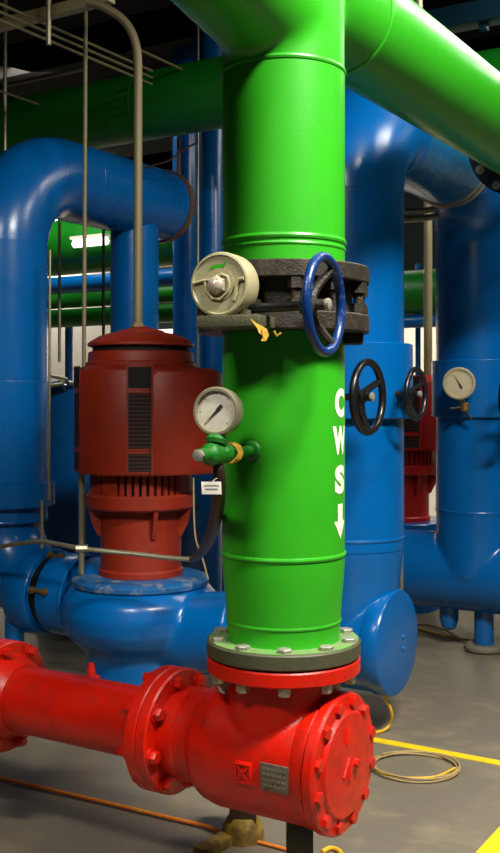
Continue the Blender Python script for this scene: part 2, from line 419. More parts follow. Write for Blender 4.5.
# ------------------------------------------------------------------ pressure gauges
def gauge(c, n, Rg, label, needle=220, stem_to=None, mcase='beige', dep=.05, mdial='dial'):
    t = thing('pressure_gauge', c-Z*Rg, label, 'gauge')
    u, v, w = basis(n)
    if v.z < 0: v = -v
    s = v.cross(w)
    if s.dot(RT) < 0: s = -s
    bm = new(); lathe(bm, c, w, [(Rg*.6, -dep-.008), (Rg*.92, -dep), (Rg*.95, -.008), (Rg*.95, 0)], 56); obj('case', bm, mcase, t)
    bm = new(); ringlathe(bm, c, w, [(Rg*.8, .001), (Rg*.84, .012), (Rg*.94, .012), (Rg, .004), (Rg, -.014), (Rg*.951, -.016), (Rg*.951, .001)], 56); obj('bezel', bm, mcase, t)
    bm = new(); lathe(bm, c, w, [(Rg*.94, .0005), (Rg*.83, .002)], 56); dl = obj('dial', bm, mdial, t)
    bm = new()
    for i in range(31):
        a = R(225-i*9); L = .1 if i % 5 == 0 else .05
        d = s*math.cos(a)+v*math.sin(a); e = v*math.cos(a)-s*math.sin(a)
        box(bm, c+w*.0026+d*(Rg*(.75-L/2)), Rg*L, Rg*(.022 if i % 5 == 0 else .012), .0006, d, e, w)
    obj('scale_marks', bm, 'ink', dl)
    a = R(needle); d = s*math.cos(a)+v*math.sin(a); e = v*math.cos(a)-s*math.sin(a)
    bm = new()
    vs = [bm.verts.new(c+w*.005+d*(Rg*x)+e*(Rg*y)) for x, y in ((.7, 0), (.0, .035), (-.12, .07), (-.36, .06), (-.36, -.06), (-.12, -.07), (0, -.035))]
    f = bm.faces.new(vs); r = bmesh.ops.extrude_face_region(bm, geom=[f])
    for q in [q for q in r['geom'] if isinstance(q, bmesh.types.BMVert)]: q.co += w*.0012
    obj('needle', bm, 'ink', t)
    bm = new(); cyl(bm, c, w, Rg*.8, .0085, .0095, 40); obj('glass_lens', bm, 'glass', t)
    if stem_to is not None:
        b0 = c-w*(dep*.5)-v*(Rg*.85)
        bm = new(); tube(bm, [b0, b0.lerp(stem_to, .5), stem_to], .011, 10)
        lathe(bm, b0.lerp(stem_to, .45), (stem_to-b0), [(.017, 0), (.017, .02)], 6); obj('stem', bm, 'brass', t)
    return t
n1 = (-FW*.95-RT*.36).normalized()
vs0 = xy(g, zz(452, 3.2))-V*.2           # where the nipple leaves the pipe
vb0 = vs0-V*.18
gc1 = P(216.5, 411.5, depth(vb0)-.02)
gauge(gc1, n1, .073, 'large round pressure gauge with white dial beside the CWS stencilled green pipe', 225, vb0+V*.01+Z*.03, 'case')
gv = thing('gauge_valve', vb0, 'small green painted valve tapped into the side of the upright green pipe', 'valve')
bm = new(); tube(bm, [vs0+V*.03, vb0-V*.03], .017, 16); lathe(bm, vs0+V*.006, -V, [(.034, 0), (.03, .012), (.018, .02)], 24); obj('nipple', bm, 'green_valve', gv)
bm = new(); lathe(bm, vb0+V*.045, -V, [(.02, 0), (.03, .008), (.03, .04), (.022, .05), (.034, .06), (.034, .1), (.02, .115), (.02, .15)], 12)
bm2 = obj('valve_body', bm, 'green_valve', gv)
bm = new(); tube(bm, [vb0+Z*.0, vb0+Z*.045], .02, 12); lathe(bm, vb0+Z*.03-V*.02, Z+V*.3, [(.03, 0), (.034, .012), (.026, .024)], 12); obj('bonnet', bm, 'green_valve', gv)
bm = new(); lathe(bm, vb0-V*.10, -V, [(.016, 0), (.019, .004), (.019, .018), (.013, .02)], 6); pl_ = obj('end_plug', bm, 'zinc', gv); pl_['label'] = 'bare metal end plug'
bm = new()
for k in range(5):
    q = vb0+V*(.045+.006*k); tube(bm, [q+RT*(.03*math.cos(t_*PI/5))+Z*(.03*math.sin(t_*PI/5))+V*random.uniform(-.004, .004) for t_ in range(10)], .003, 6, closed=True)
tpz = obj('sealing_tape', bm, 'leaf', gv); tpz['label'] = 'frayed ochre sealing tape'

# hose + tubing from the gauge valve to the pump
hp = [vb0-Z*.02-V*.01, P(219.5, 480, depth(vb0)+.0), P(218, 505, depth(vb0)+.15), P(213, 528, depth(vb0)+.5), P(206, 546, depth(vb0)+1.1), P(198, 556, depth(vb0)+1.8), P(192, 559.5, depth(vb0)+2.2)]
def smooth(pts, k=6):
    out = []
    for i in range(len(pts)-1):
        p0 = pts[max(0, i-1)]; p1 = pts[i]; p2 = pts[i+1]; p3 = pts[min(len(pts)-1, i+2)]
        for j in range(k):
            t = j/k
            out.append(.5*((2*p1)+(p2-p0)*t+(2*p0-5*p1+4*p2-p3)*t*t+(3*p1-p0-3*p2+p3)*t**3))
    return out+[pts[-1]]
bm = new(); hs = smooth(hp); tube(bm, hs, [.016+.006*math.sin(i/len(hs)*PI) for i in range(len(hs))], 12)
solo('drain_hose', bm, 'rubber', 'dark brown hose hanging from the green gauge valve down past the motor', 'hose')
tl = [P(192, 559.5, 5.28), P(170, 558, 5.32), P(140, 554.5, 5.36), P(82, 548.5, 5.42), P(60, 544.5, 5.5), P(40, 541.5, 5.6), P(20, 543.5, 5.75), P(-15, 549, 6.0)]
bm = new(); tube(bm, smooth(tl), .0125, 10)
lathe(bm, P(82, 548.5, 5.42)-RT*.03, RT, [(.02, 0), (.02, .06)], 8)
solo('sensing_tube', bm, 'galv', 'thin bent metal tube crossing level in front of the red motor base', 'tube')
tg = thing('hang_tag', P(211, 494, depth(vb0)-.02), 'small white paper tag hanging on the brown hose under the gauge', 'tag')
bm = new(); box(bm, P(211.5, 488, depth(vb0)-.04), .058, .003, .037, RT, FW, (Z*.99-RT*.05).normalized(), .0008); obj('tag_card', bm, 'tag', tg)
bm = new()
for k, (x0, x1, y) in enumerate(((204, 219, 485.5), (205, 218, 489))):
    tube(bm, [P(x0+(x1-x0)*i/24, y+(1.0*math.sin(i*1.9+k)), depth(vb0)-.0425) for i in range(25)], .0007, 5)
obj('handwriting', bm, 'ink', tg)
bm = new(); tube(bm, [P(211.5, 483, depth(vb0)-.04), P(215, 479, depth(vb0)-.03), P(219.5, 478, depth(vb0)-.02)], .0012, 6); obj('string', bm, 'tag', tg)

# ------------------------------------------------------------------ red suction valve body
ZR = zz(762, 3.316)-.0      # axis height
ZR = .565
rv = thing('strainer_body', xy(g, ZR-.23), 'bulky red cast valve body with a bolted round end cover under the green pipe', 'valve')
a0 = xy(g, ZR)
bm = new()
lathe(bm, a0, U, [(.05, -.285), (.14, -.282), (.175, -.27), (.197, -.24), (.208, -.19), (.208, .16)], 72)
cyl(bm, g, Z, .185, ZR, zz(668, DG), 72)
lathe(bm, a0, U, [(.15, -.36), (.15, -.1)], 64)
fobj('cast_body', bm, 'red', rv, .009, 5)
zr1 = zb-.006; zr0 = zz(668.5, DG)
bm = new(); cyl(bm, g, Z, .25, zr0, zr1, 96, .005); tfl = obj('top_flange', bm, 'red', rv)
bm = new(); cyl(bm, g, Z, .236, zr1, zb, 72); gk = obj('gasket', bm, 'black', tfl)
bolts_on(tfl, xy(g, zr0), -Z, .219, 10, .021, .036, 'zinc', ph=phase(-Z, -1), name='nut', washer=False)
# end cover
sc = .165
bm = new(); lathe(bm, a0, U, [(.208, sc-.03), (.211, sc-.025), (.213, sc+.012), (.209, sc+.016)], 80); obj('body_flange', bm, 'red', rv)
bm = new(); lathe(bm, a0, U, [(.216, sc+.019), (.221, sc+.024), (.221, sc+.05), (.214, sc+.058), (.17, sc+.060), (.160, sc+.072), (.1, .076+sc), (0, .077+sc)], 80)
cv = obj('end_cover', bm, 'red', rv)
bolts_on(cv, a0+U*(sc+.058), U, .191, 12, .021, .018, 'red', ph=R(15), washer=False)
for (x, y, an, L) in ((-.03, .0, 50, .07), (.0, -.02, 62, .06), (-.02, .095, 70, .05)):
    d = V*math.cos(R(an))+Z*math.sin(R(an)); e = V*(-math.sin(R(an)))+Z*math.cos(R(an)); bm = new()
    box(bm, a0+U*(sc+.078)+V*x+Z*y, L, .009, .012, d, e, U, .002); obj('cast_mark', bm, 'red', cv)
bm = new(); lathe(bm, a0+U*(sc+.075)-Z*.0+V*.03, U, [(.016, 0), (.014, .02), (.0, .024)], 8); obj('drain_plug', bm, 'red', cv)
# nozzle + flange towards the red pipe
sF = along(a0, U, 182)
bm = new(); lathe(bm, a0, U, [(.15, sF-.002), (.158, sF+.03), (.158, sF+.06), (.150, sF+.066), (.150, sF+.14)], 64); obj('nozzle', bm, 'red', rv)
bm = new(); lathe(bm, a0, U, [(.208, sF-.045), (.213, sF-.04), (.213, sF-.006), (.208, sF)], 80); nf = obj('nozzle_flange', bm, 'red', rv)
bolts_on(nf, a0+U*sF, U, .182, 8, .022, .028, 'red', ph=R(12))
# emblem and nameplate on the barrel
def on_barrel(s, el, r=.205):
    n = (-V*math.cos(el)-Z*math.sin(el)); t = (-V*(-math.sin(el))*-1) 
    return a0+U*s+n*r, n
def barrel_spot(px, py):
    # solve for the point on the barrel surface seen at (px,py)
    best = None
    for i in range(-60, 90):
        el = R(i); n = (-V*math.cos(el)-Z*math.sin(el))
        b = a0+n*.205; s = along(b, U, px); q = b+U*s
        y = HOR+(H-q.z)*F/depth(q)
        if best is None or abs(y-py) < best[0]: best = (abs(y-py), q, n)
    return best[1], best[2]
q, n = barrel_spot(275, 778); tz = U.cross(n).normalized(); tz = tz if tz.z > 0 else -tz
bm = new(); box(bm, q+n*.003, .1, .085, .006, U, tz, n, .0015); npz = obj('nameplate', bm, 'greysilver', rv); npz['label'] = 'small grey metal nameplate'
bm = new()
for k in range(4):
    x = -.04
    while x < .035:
        w_ = random.uniform(.006, .016); box(bm, q+n*.0065+U*(x+w_/2)+tz*(.026-.017*k), w_, .006, .001, U, tz, n); x += w_+.005
obj('plate_text', bm, 'galv', npz)
q, n = barrel_spot(244, 772); tz = U.cross(n).normalized(); tz = tz if tz.z > 0 else -tz
bm = new(); box(bm, q+n*.002, .062, .07, .008, U, tz, n, .002)
em = obj('cast_emblem', bm, 'red', rv); em['label'] = 'raised square red emblem with a crossed mark'
bm = new()
for sx in (-1, 1): box(bm, q+n*.008+U*sx*.026, .007, .062, .008, U, tz, n, .002); box(bm, q+n*.008+tz*sx*.028, .052, .007, .008, U, tz, n, .002)
for an in (48, -48):
    d = U*math.cos(R(an))+tz*math.sin(R(an)); e = -U*math.sin(R(an))+tz*math.cos(R(an))
    box(bm, q+n*.008, .06, .010, .008, d, e, n, .002)
obj('emblem_cross', bm, 'red', em)
bm = new(); f = bm.faces.new([bm.verts.new(P(x, y, 3.36+dd)) for x, y, dd in ((216, 683, .0), (224, 680, .0), (232, 674, .02), (230, 686, .0), (224, 694, -.02), (220, 692, -.01))])
r = bmesh.ops.extrude_face_region(bm, geom=[f])
for q in [q for q in r['geom'] if isinstance(q, bmesh.types.BMVert)]: q.co += FW*.003
solo('metal_tag', bm, 'zinc', 'bent pale metal tag hanging under the left edge of the red top flange', 'tag')
# black post below
bp = P(299.5, 840, 3.40)
bm = new(); box(bm, Vector((bp.x, bp.y, (ZR-.196)/2+.006)), .085, .085, ZR-.196-.012, RT, FW, Z, .004)
box(bm, Vector((bp.x, bp.y, .006)), .2, .2, .012, RT, FW, Z, .002)
solo('support_post', bm, 'black', 'square black post holding up the red valve body', 'post')

# red pipe spool
rp = thing('red_pipe', a0+U*((sF-1.2)/2)-Z*.21, 'horizontal red pipe bolted between two round red flanges near the floor', 'pipe')
sL = along(a0, U, 11)
bm = new(); lathe(bm, a0, U, [(.13, sL-.02), (.124, sL+.10), (.124, sF-.15), (.128, sF-.09)], 72); obj('pipe_body', bm, 'red', rp)
bm = new(); lathe(bm, a0, U, [(.208, sF-.092), (.213, sF-.087), (.213, sF-.05), (.209, sF-.0455)], 80); f1 = obj('right_flange', bm, 'red', rp)
bolts_on(f1, a0+U*(sF-.092), -U, .182, 8, .019, .04, 'red', ph=R(-12))
bm = new(); lathe(bm, a0, U, [(.205, sL-.045), (.21, sL-.04), (.21, sL-.005), (.205, sL)], 80); f2 = obj('left_flange', bm, 'red', rp)
bm = new(); lathe(bm, a0, U, [(.165, sL), (.13, sL+.07)], 64); obj('neck', bm, 'red', rp)
bolts_on(f2, a0+U*sL, U, .185, 8, .018, .036, 'red', ph=R(12))
rq = thing('red_pipe', a0+U*(sL-.8)-Z*.21, 'end of another red pipe with a bolted flange at the left edge of the picture', 'pipe')
bm = new(); lathe(bm, a0, U, [(.125, sL-1.8), (.125, sL-.15), (.16, sL-.095)], 64); obj('pipe_body', bm, 'red', rq)
bm = new(); lathe(bm, a0, U, [(.205, sL-.095), (.21, sL-.09), (.21, sL-.05), (.205, sL-.0455)], 80); f3 = obj('flange', bm, 'red', rq)
bolts_on(f3, a0+U*(sL-.095), -U, .185, 8, .018, .036, 'red', ph=R(-12))
# ochre stand behind the valve body
st = ground(243, 838)
os_ = thing('pipe_stand', xy(st, 0), 'worn ochre and brown metal foot standing on the floor behind the red valve body', 'stand')
bm = new(); box(bm, xy(st, .17), .105, .09, .30, RT, FW, Z, .006); obj('upright', bm, 'rubber', os_)
bm = new(); lathe(bm, xy(st, .0), Z, [(.085, 0), (.08, .05), (.058, .09)], 20); obj('collar', bm, 'ochre', os_)
f0, f1_ = ground(236, 838), ground(200, 858); d = (f1_-f0).normalized()
bm = new(); box(bm, (f0+f1_)/2+Z*.02, (f1_-f0).length, .07, .035, d, Z.cross(d), Z, .005); obj('foot_bar', bm, 'ochre', os_)

# ------------------------------------------------------------------ pump and motor
D1 = 6.0; pm = P(141, HOR, D1); pm.z = 0
K = D1/F
def motor(c, k, D, label, dome=True, mm='red_motor', zs=None):
    zf = lambda y: H-(y-HOR)*k if zs is None else zs(y)
    t = thing('electric_motor', xy(c, zf(573)), label, 'motor')
    r = lambda px: px*k
    bm = new(); lathe(bm, c, Z, [(r(42), zf(573)), (r(42), zf(568)), (r(40), zf(566)), (r(40), zf(507))], 64); obj('pedestal', bm, mm, t)
    bm = new(); cyl(bm, c, Z, r(54), zf(507), zf(492), 72, r(2)); obj('mounting_ring', bm, mm, t)
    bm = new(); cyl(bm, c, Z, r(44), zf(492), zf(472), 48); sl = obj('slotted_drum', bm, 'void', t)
    bm = new()
    for i in range(44):
        a = 2*PI*i/44; d = Vector((math.cos(a), math.sin(a), 0))
        wdt = r(4.3) if i % 11 else r(12)
        box(bm, xy(c, (zf(492)+zf(472))/2)+d*r(47), r(7), wdt, zf(472)-zf(492), d, Z.cross(d), Z)
    obj('bars', bm, mm, sl)
    for a in (-75, 22, 75, 150, 205, 260):
        d = -FW*math.cos(R(a))+RT*math.sin(R(a)); e = Z.cross(d)
        bm = new()
        pts = [(38, 507.3), (52, 507.3), (49, 522), (43, 534), (38, 536)]
        for sgn in (-1, 1):
            pass
        fr = [bm.verts.new(xy(c, zf(y))+d*r(x)+e*r(2)) for x, y in pts]; bk = [bm.verts.new(xy(c, zf(y))+d*r(x)-e*r(2)) for x, y in pts]
        bm.faces.new(fr); bm.faces.new(list(reversed(bk))); bridge(bm, fr, bk)
        obj('gusset', bm, mm, t)
    top = 366 if dome else 372
    bm = new(); lathe(bm, c, Z, [(r(62), zf(472)), (r(65), zf(471)), (r(66), zf(469)), (r(66), zf(374)), (r(64.5), zf(371)), (r(57), zf(367)), (r(53), zf(366))], 80); hs = obj('housing', bm, mm, t)
    # side box
    dv = (RT*.95-FW*.2)*r(24)
    bm = new(); lathe(bm, c+dv, Z, [(r(57), zf(471)), (r(59), zf(468)), (r(59), zf(378)), (r(57), zf(373)), (r(50), zf(369))], 80); obj('terminal_box', bm, mm, t)
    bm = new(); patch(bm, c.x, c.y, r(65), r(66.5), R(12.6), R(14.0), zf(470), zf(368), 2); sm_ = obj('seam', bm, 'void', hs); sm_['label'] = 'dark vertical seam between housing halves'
    if dome:
        bm = new(); lathe(bm, c, Z, [(r(55), zf(368)), (r(55), zf(363.5)), (r(53), zf(362)), (r(52), zf(353)), (r(50), zf(352))], 72); obj('top_collar', bm, mm, t)
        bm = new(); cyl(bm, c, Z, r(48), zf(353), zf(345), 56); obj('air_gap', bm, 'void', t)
        bm = new(); lathe(bm, c, Z, [(r(50), zf(347.5)), (r(53), zf(346.5)), (r(53), zf(344)), (r(49), zf(341)), (r(42), zf(337)), (r(33), zf(334)), (r(24), zf(332.5)), (r(22), zf(330.5)), (r(12), zf(329)), (r(9), zf(327)), (r(0), zf(326.5))], 72); obj('dome_cap', bm, mm, t)
    for a in (5, -67, 139, 209):
        hw_ = 10.2
        for y0, y1, nl in ((368.5, 389, 0), (393, 446, 14), (450, 468, 5)):
            bm = new(); patch(bm, c.x, c.y, r(60), r(66.15), R(a-hw_), R(a+hw_), zf(y1), zf(y0)); vt = obj('louver_vent', bm, 'void', hs)  # dark panel on the housing, shade painted in place of an opening
            bm = new()
            for i in range(nl):
                y = y0+(y1-y0)*(i+.5)/nl
                patch(bm, c.x, c.y, r(65.9), r(66.6), R(a-hw_), R(a+hw_), zf(y+.55), zf(y-.55))
            if nl: so = obj('slats', bm, 'slat', vt); so['label'] = 'dark louvre slats'; bm = new()
            for q in (-1, 1): patch(bm, c.x, c.y, r(65.8), r(66.5), R(a+q*hw_-.8), R(a+q*hw_+.8), zf(y1+1), zf(y0-1), 2)
            for y in (y0-.6, y1+.6): patch(bm, c.x, c.y, r(65.8), r(66.5), R(a-hw_), R(a+hw_), zf(y+.9), zf(y-.9))
            obj('vent_frame', bm, mm, vt)
    return t
motor(pm, K, D1, 'large red vertical motor with louvred vents standing on the front blue pump')
# pump casing
ZS = .548; ZB0 = .47
pp = thing('water_pump', xy(pm, 0), 'big blue pump casing under the front red motor, behind the red pipe', 'pump')
k = K; zf = lambda y: H-(y-HOR)*k
bm = new()
lathe(bm, pm, Z, [(k*57, .0), (k*54, .06), (k*54, zf(652)), (k*60, zf(643)), (k*71, zf(634)), (k*78, zf(622)), (k*80, zf(608)), (k*76, zf(594)), (k*69, zf(586)), (k*66, zf(583))], 72)
cyl(bm, xy(pm, ZS-.01), U, .25, -.36, .0, 56)
tube(bm, [xy(pm, ZS-.125), xy(pm, ZS-.125)+U*.4, xy(pm, ZB0)+U*.70], [.235, .225, .215], 48)
fobj('volute', bm, 'blue', pp, .014, 8)
bm = new(); lathe(bm, pm, Z, [(k*67, zf(583)), (k*68, zf(582)), (k*68, zf(578)), (k*66, zf(576)), (k*60, zf(574)), (k*46, zf(573.3))], 80); mf = obj('mounting_flange', bm, 'worn_blue', pp); mf['label'] = 'scuffed mounting plate worn to bare metal'
s0 = along(xy(pm, 0), U, 86)
bm = new(); bead(bm, xy(pm, ZS), U, .24, s0, .014, 64); obj('weld_bead', bm, 'blue', pp)
s1 = along(xy(pm, 0), U, 62)
bm = new(); lathe(bm, xy(pm, ZS), U, [(.238, s1), (.243, s1+.006), (.243, s0-.01), (.238, s0)], 72); obj('suction_nozzle', bm, 'blue', pp)
# small red drain valve by the pump
dvp = P(92, 672, 5.55)
dvt = thing('drain_valve', xy(dvp, .02), 'tiny red drain valve beside the blue pump foot, behind the red pipe', 'valve')
bm = new(); tube(bm, [xy(dvp, 0.0), xy(dvp, .22)], .022, 12); obj('valve_body', bm, 'red', dvt)
bm = new(); tube(bm, [xy(dvp, .20)-RT*.03, xy(dvp, .22)+RT*.0, xy(dvp, .32)-RT*.005], [.03, .034, .014], 10); tube(bm, [xy(dvp, .23)+RT*.02, xy(dvp, .23)+RT*.04], .024, 10); obj('lever', bm, 'red', dvt)

# ------------------------------------------------------------------ left blue arch
RL = .265
sl = along(xy(pm, 0), U, 4.5)
lp = xy(pm, 0)+U*sl
print('left riser depth', depth(lp), 'motor', depth(pm))
ZA = H+1.50; ZL = H+1.455
la = thing('blue_pipe', xy(lp, ZS-RL), 'dark blue pipe at the left rising from the floor and arching over behind the motor', 'pipe')
be = .42
te = along(xy(lp, 0), V, 161)
s2 = along(xy(pm, 0), U, 33)
path = [xy(lp, ZS)+U*(s2-sl-.03)] + [xy(lp, ZS+be)+U*be+(-U*be*math.sin(t_)-Z*be*math.cos(t_)) for t_ in [i/12*PI/2 for i in range(13)]]
bm = new(); tube(bm, path, RL*.88, 64); obj('lower_elbow', bm, 'blue', la)
bm = new(); cyl(bm, lp, Z, RL, ZS+be-.01, ZL-.5, 80); obj('riser', bm, 'blue', la)
be2 = .52
path = [xy(lp, ZL-be2)]+[xy(lp, ZL-be2)+V*be2+(-V*be2*math.cos(t_)+Z*be2*math.sin(t_)) for t_ in [i/18*PI/2 for i in range(1, 19)]]
bm = new(); tube(bm, path, RL, 80); obj('upper_elbow', bm, 'blue', la)
bm = new(); cyl(bm, xy(lp, ZL), V, RL, be2-.01, te, 80); obj('crossover', bm, 'blue', la)
bm = new(); bead(bm, xy(lp, ZL), V, RL, be2+.15, .006, 80); obj('weld_bead', bm, 'blue', la)
bm = new(); ringlathe(bm, xy(lp, ZL), V, [(RL-.03, te), (RL+.012, te), (RL+.012, te+.05), (RL-.03, te+.05)], 72); rg = obj('end_ring', bm, 'brown_ring', la); rg['label'] = 'brown rubber ring on the pipe end'
dl = depth(lp)
bm = new(); cyl(bm, lp, Z, RL+.045, zz(505, dl), zz(481, dl), 80, .006); obj('collar', bm, 'blue', la)
bm = new(); bead(bm, lp, Z, RL, zz(382, dl), .005, 80); obj('weld_bead', bm, 'blue', la)
bm = new(); bead(bm, lp, Z, RL, ZS+be, .008, 80); obj('weld_bead', bm, 'blue', la)
tb = along(xy(lp, 0), V, 134.5)
cb = xy(lp, 0)+V*tb
bm = new(); cyl(bm, cb, Z, 24*depth(cb)/F, .0, ZL-.1, 56); obj('branch_pipe', bm, 'blue', la)
# coupling and stand
cpl = thing('pipe_coupling', xy(pm, ZS-.26)+U*(s2), 'blue clamp coupling with bolt joining the pump inlet to the left blue pipe', 'coupling')
s3 = along(xy(pm, 0), U, 54)
bm = new(); lathe(bm, xy(pm, ZS), U, [(.25, s2-.02), (.262, s2), (.262, s3-.02), (.25, s3-.002)], 72); obj('clamp_band', bm, 'blue', cpl)
bm = new(); cyl(bm, xy(pm, ZS), U, .225, s3-.003, s1-.001, 64); obj('rubber_seal', bm, 'black', cpl)
for (px, py, dd) in ((38, 591, -.265), (56, 556, -.10)):
    q = P(px, py, depth(xy(pm, ZS)+U*s3)+dd)
    bm = new(); tube(bm, [q-U*.06, q+U*.07], .012, 10)
    for e in (-1, 1): lathe(bm, q+U*.045*e, U*e, [(.022, -.01), (.022, .015)], 6)
    obj('clamp_bolt', bm, 'brass', cpl)
q = P(14.5, 640, depth(xy(pm, 0)+U*s2)-.10)
ls = thing('floor_stand', xy(q, 0), 'round blue leg under the lower bend of the left blue pipe', 'leg')
bm = new(); cyl(bm, xy(q, 0), Z, .058, .0, .40, 24); obj('leg_tube', bm, 'blue', ls)
bm = new(); hexbolt(bm, P(11, 617, depth(q)-.055), -FW, .016, .03); obj('bolt', bm, 'brass', ls)
bm = new(); cyl(bm, xy(q, 0), Z, .1, 0, .015, 24); obj('foot_plate', bm, 'blue', ls)

# ------------------------------------------------------------------ middle blue riser (B) with end cap, crossover and right riser
DB = 5.5; RBp = .278
b0 = P(350.5, HOR, DB); b0.z = 0
ZB = .47; be = .46
br = thing('blue_pipe', xy(b0, ZB-.27), 'tall blue pipe right behind the green pipe, with a round capped stub at its foot', 'pipe')
bm = new(); 
lathe(bm, b0, Z, [(.2, ZB), (.246, ZB+.12), (.252, zz(590, DB)), (.266, zz(565, DB)), (RBp-.003, zz(547, DB)), (RBp-.003, zz(538, DB))], 64)
sc_ = .275
cyl(bm, xy(b0, ZB), U, .262, -.62, sc_-.02, 64)
fobj('tee_fitting', bm, 'blue', br, .014, 6)
bm = new(); cyl(bm, b0, Z, RBp, zz(546, DB), ZA-be+.01, 80); obj('riser', bm, 'blue', br)
bm = new(); bead(bm, b0, Z, RBp, zz(535, DB), .01, 80); obj('weld_bead', bm, 'blue', br)
bm = new(); lathe(bm, xy(b0, ZB), U, [(.266, sc_-.10), (.27, sc_-.09), (.27, sc_-.02), (.262, sc_-.008), (.2, sc_+.002), (.1, sc_+.006), (0, sc_+.007)], 72); cp = obj('end_cap', bm, 'blue', br)
for q_ in (.03, -.03): 
    bm = new(); hexbolt(bm, xy(b0, ZB+q_)+U*(sc_+.004)+V*.03, U, .012, .016, False); obj('stud', bm, 'blue', cp)
path = [xy(b0, ZA-be)]+[xy(b0, ZA-be)+V*be+(-V*be*math.cos(t_)+Z*be*math.sin(t_)) for t_ in [i/16*PI/2 for i in range(1, 17)]]
bm = new(); tube(bm, path, RBp, 80); obj('upper_elbow', bm, 'blue', br)
bm = new(); bead(bm, xy(b0, ZA), V, RBp, be, .008, 80); obj('weld_bead', bm, 'blue', br)
bm = new(); cyl(bm, b0, Z, RBp+.045, zz(418, DB), zz(345, DB), 80, .005); obj('collar', bm, 'blue', br)
t2 = along(xy(b0, 0), V, 477)
r0 = xy(b0, 0)+V*t2; D2 = depth(r0); print('right riser depth', D2)
cx = thing('crossover_pipe', xy(b0, ZA-.27)+V*(t2/2), 'glossy blue wrapped pipe section between the two tall blue pipes, under the green pipe', 'pipe')
bm = new(); cyl(bm, xy(b0, ZA), V, RBp-.012, be+.004, t2-be-.004, 96); obj('wrapped_pipe', bm, 'blue_wrap', cx)
for q_ in (t2-be-.03, t2-be-.10): 
    bm = new(); bead(bm, xy(b0, ZA), V, RBp-.008, q_, .014, 80); bd = obj('clamp_ring', bm, 'galv', cx); bd['label'] = 'pale metal clamp ring'
rr = thing('blue_pipe', xy(r0, .2), 'tall blue pipe at the right edge carrying the small pressure gauge', 'pipe')
bm = new(); cyl(bm, r0, Z, RBp, zz(512, D2), ZA-be+.01, 80); obj('riser', bm, 'blue', rr)
path = [xy(r0, ZA)-V*be]+[xy(r0, ZA-be)-V*be+(V*be*math.sin(t_)+Z*be*math.cos(t_)) for t_ in [i/16*PI/2 for i in range(1, 17)]]
bm = new(); tube(bm, path, RBp, 80); obj('upper_elbow', bm, 'blue', rr)
bm = new(); cyl(bm, r0, Z, RBp+.03, zz(417, D2), zz(361, D2), 80, .005); obj('collar', bm, 'blue', rr)
bm = new(); bead(bm, r0, Z, RBp, zz(509, D2), .008, 80); obj('weld_bead', bm, 'blue', rr)
ZH = zz(574, D2-.05)
bm = new(); cyl(bm, r0, Z, RBp-.003, ZH, zz(505, D2), 64); cyl(bm, xy(r0, ZH), U, .262, -.62, .85, 64)
fobj('tee_header', bm, 'blue', rr, .014, 3)
# stubs below header
q = P(447, 612, D2-.0); q = xy(r0, 0)+U*along(xy(r0, 0), U, 449)
bm = new(); lathe(bm, xy(q, 0), Z, [(.02, zz(633, D2)), (.05, zz(630, D2)), (.066, zz(622, D2)), (.068, ZH-.22)], 28); obj('drain_stub', bm, 'blue', rr)
q = xy(r0, 0)+U*along(xy(r0, 0), U, 484)
lg = thing('floor_stand', xy(q, 0), 'short blue leg on a grey rubber pad under the right blue pipe', 'leg')
bm = new(); cyl(bm, xy(q, 0), Z, .066, .035, ZH-.24, 28); obj('leg_tube', bm, 'blue', lg)
bm = new(); lathe(bm, xy(q, 0), Z, [(.12, 0), (.135, .015), (.135, .035), (.12, .05), (.05, .05)], 32); obj('rubber_pad', bm, 'grey_rubber', lg)
# right gauge
gd = depth(r0)-.42
ng = (-FW*.96-RT*.22).normalized()
st_ = P(465, 404, gd+.06)
gauge(P(459, 383.5, gd), ng, .105, 'beige pressure gauge mounted on the collar of the right blue pipe', 120, st_, 'beige', .05, 'dial_old')
gv2 = thing('gauge_cock', st_, 'small brass cock under the gauge on the right blue pipe', 'valve')
bm = new(); lathe(bm, st_-Z*.05, Z, [(.02, 0), (.028, .01), (.028, .05), (.018, .06)], 12); tube(bm, [st_-Z*.02, st_-Z*.02+FW*.1], .014, 10); obj('cock_body', bm, 'brass', gv2)
bm = new(); tube(bm, [st_-Z*.03-RT*.10, st_-Z*.02], .009, 8); tube(bm, [st_-Z*.03-RT*.01, st_-Z*.10+RT*.04], .010, 8); obj('cock_handle', bm, 'steel_dark', gv2)

# ------------------------------------------------------------------ black handwheels in the middle distance
def wheel_valve(c, lab, reach, sup=None, n=U, Rw=.158, box_=True):
    t = thing('valve_handwheel', c-Z*.16, lab, 'handwheel')
    handwheel(t, c, n, Rw, .018*Rw/.158, 'black', 'black', ph=R(30), back=.04)
    bm = new(); tube(bm, [c-n*.045, c-n*reach], .016, 12); obj('stem', bm, 'steel_dark', t)
    if not box_: return t
    bm = new(); lathe(bm, c-n*reach, n, [(.06, -.1), (.065, -.09), (.065, .0), (.045, .02)], 20)
    if sup is not None: tube(bm, [c-n*(reach+.05), sup], .035, 12)
    obj('gearbox', bm, 'blue', t)
    return t
c2 = P(368, 397, 4.75)
wheel_valve(c2, 'black handwheel in front of the blue collar just right of the green pipe', .22, xy(b0, c2.z)-V*.29-U*.02)
c3 = P(416, 394, 5.2)
wheel_valve(c3, 'slim black handwheel on the right edge of the collar of the middle blue pipe', .12, None, U, .122, False)
c4 = P(509, 398, 6.5)
wheel_valve(c4, 'black handwheel cut off by the right edge beside the right blue pipe', .15, xy(r0, c4.z)+RT*.2-FW*.2, -U)

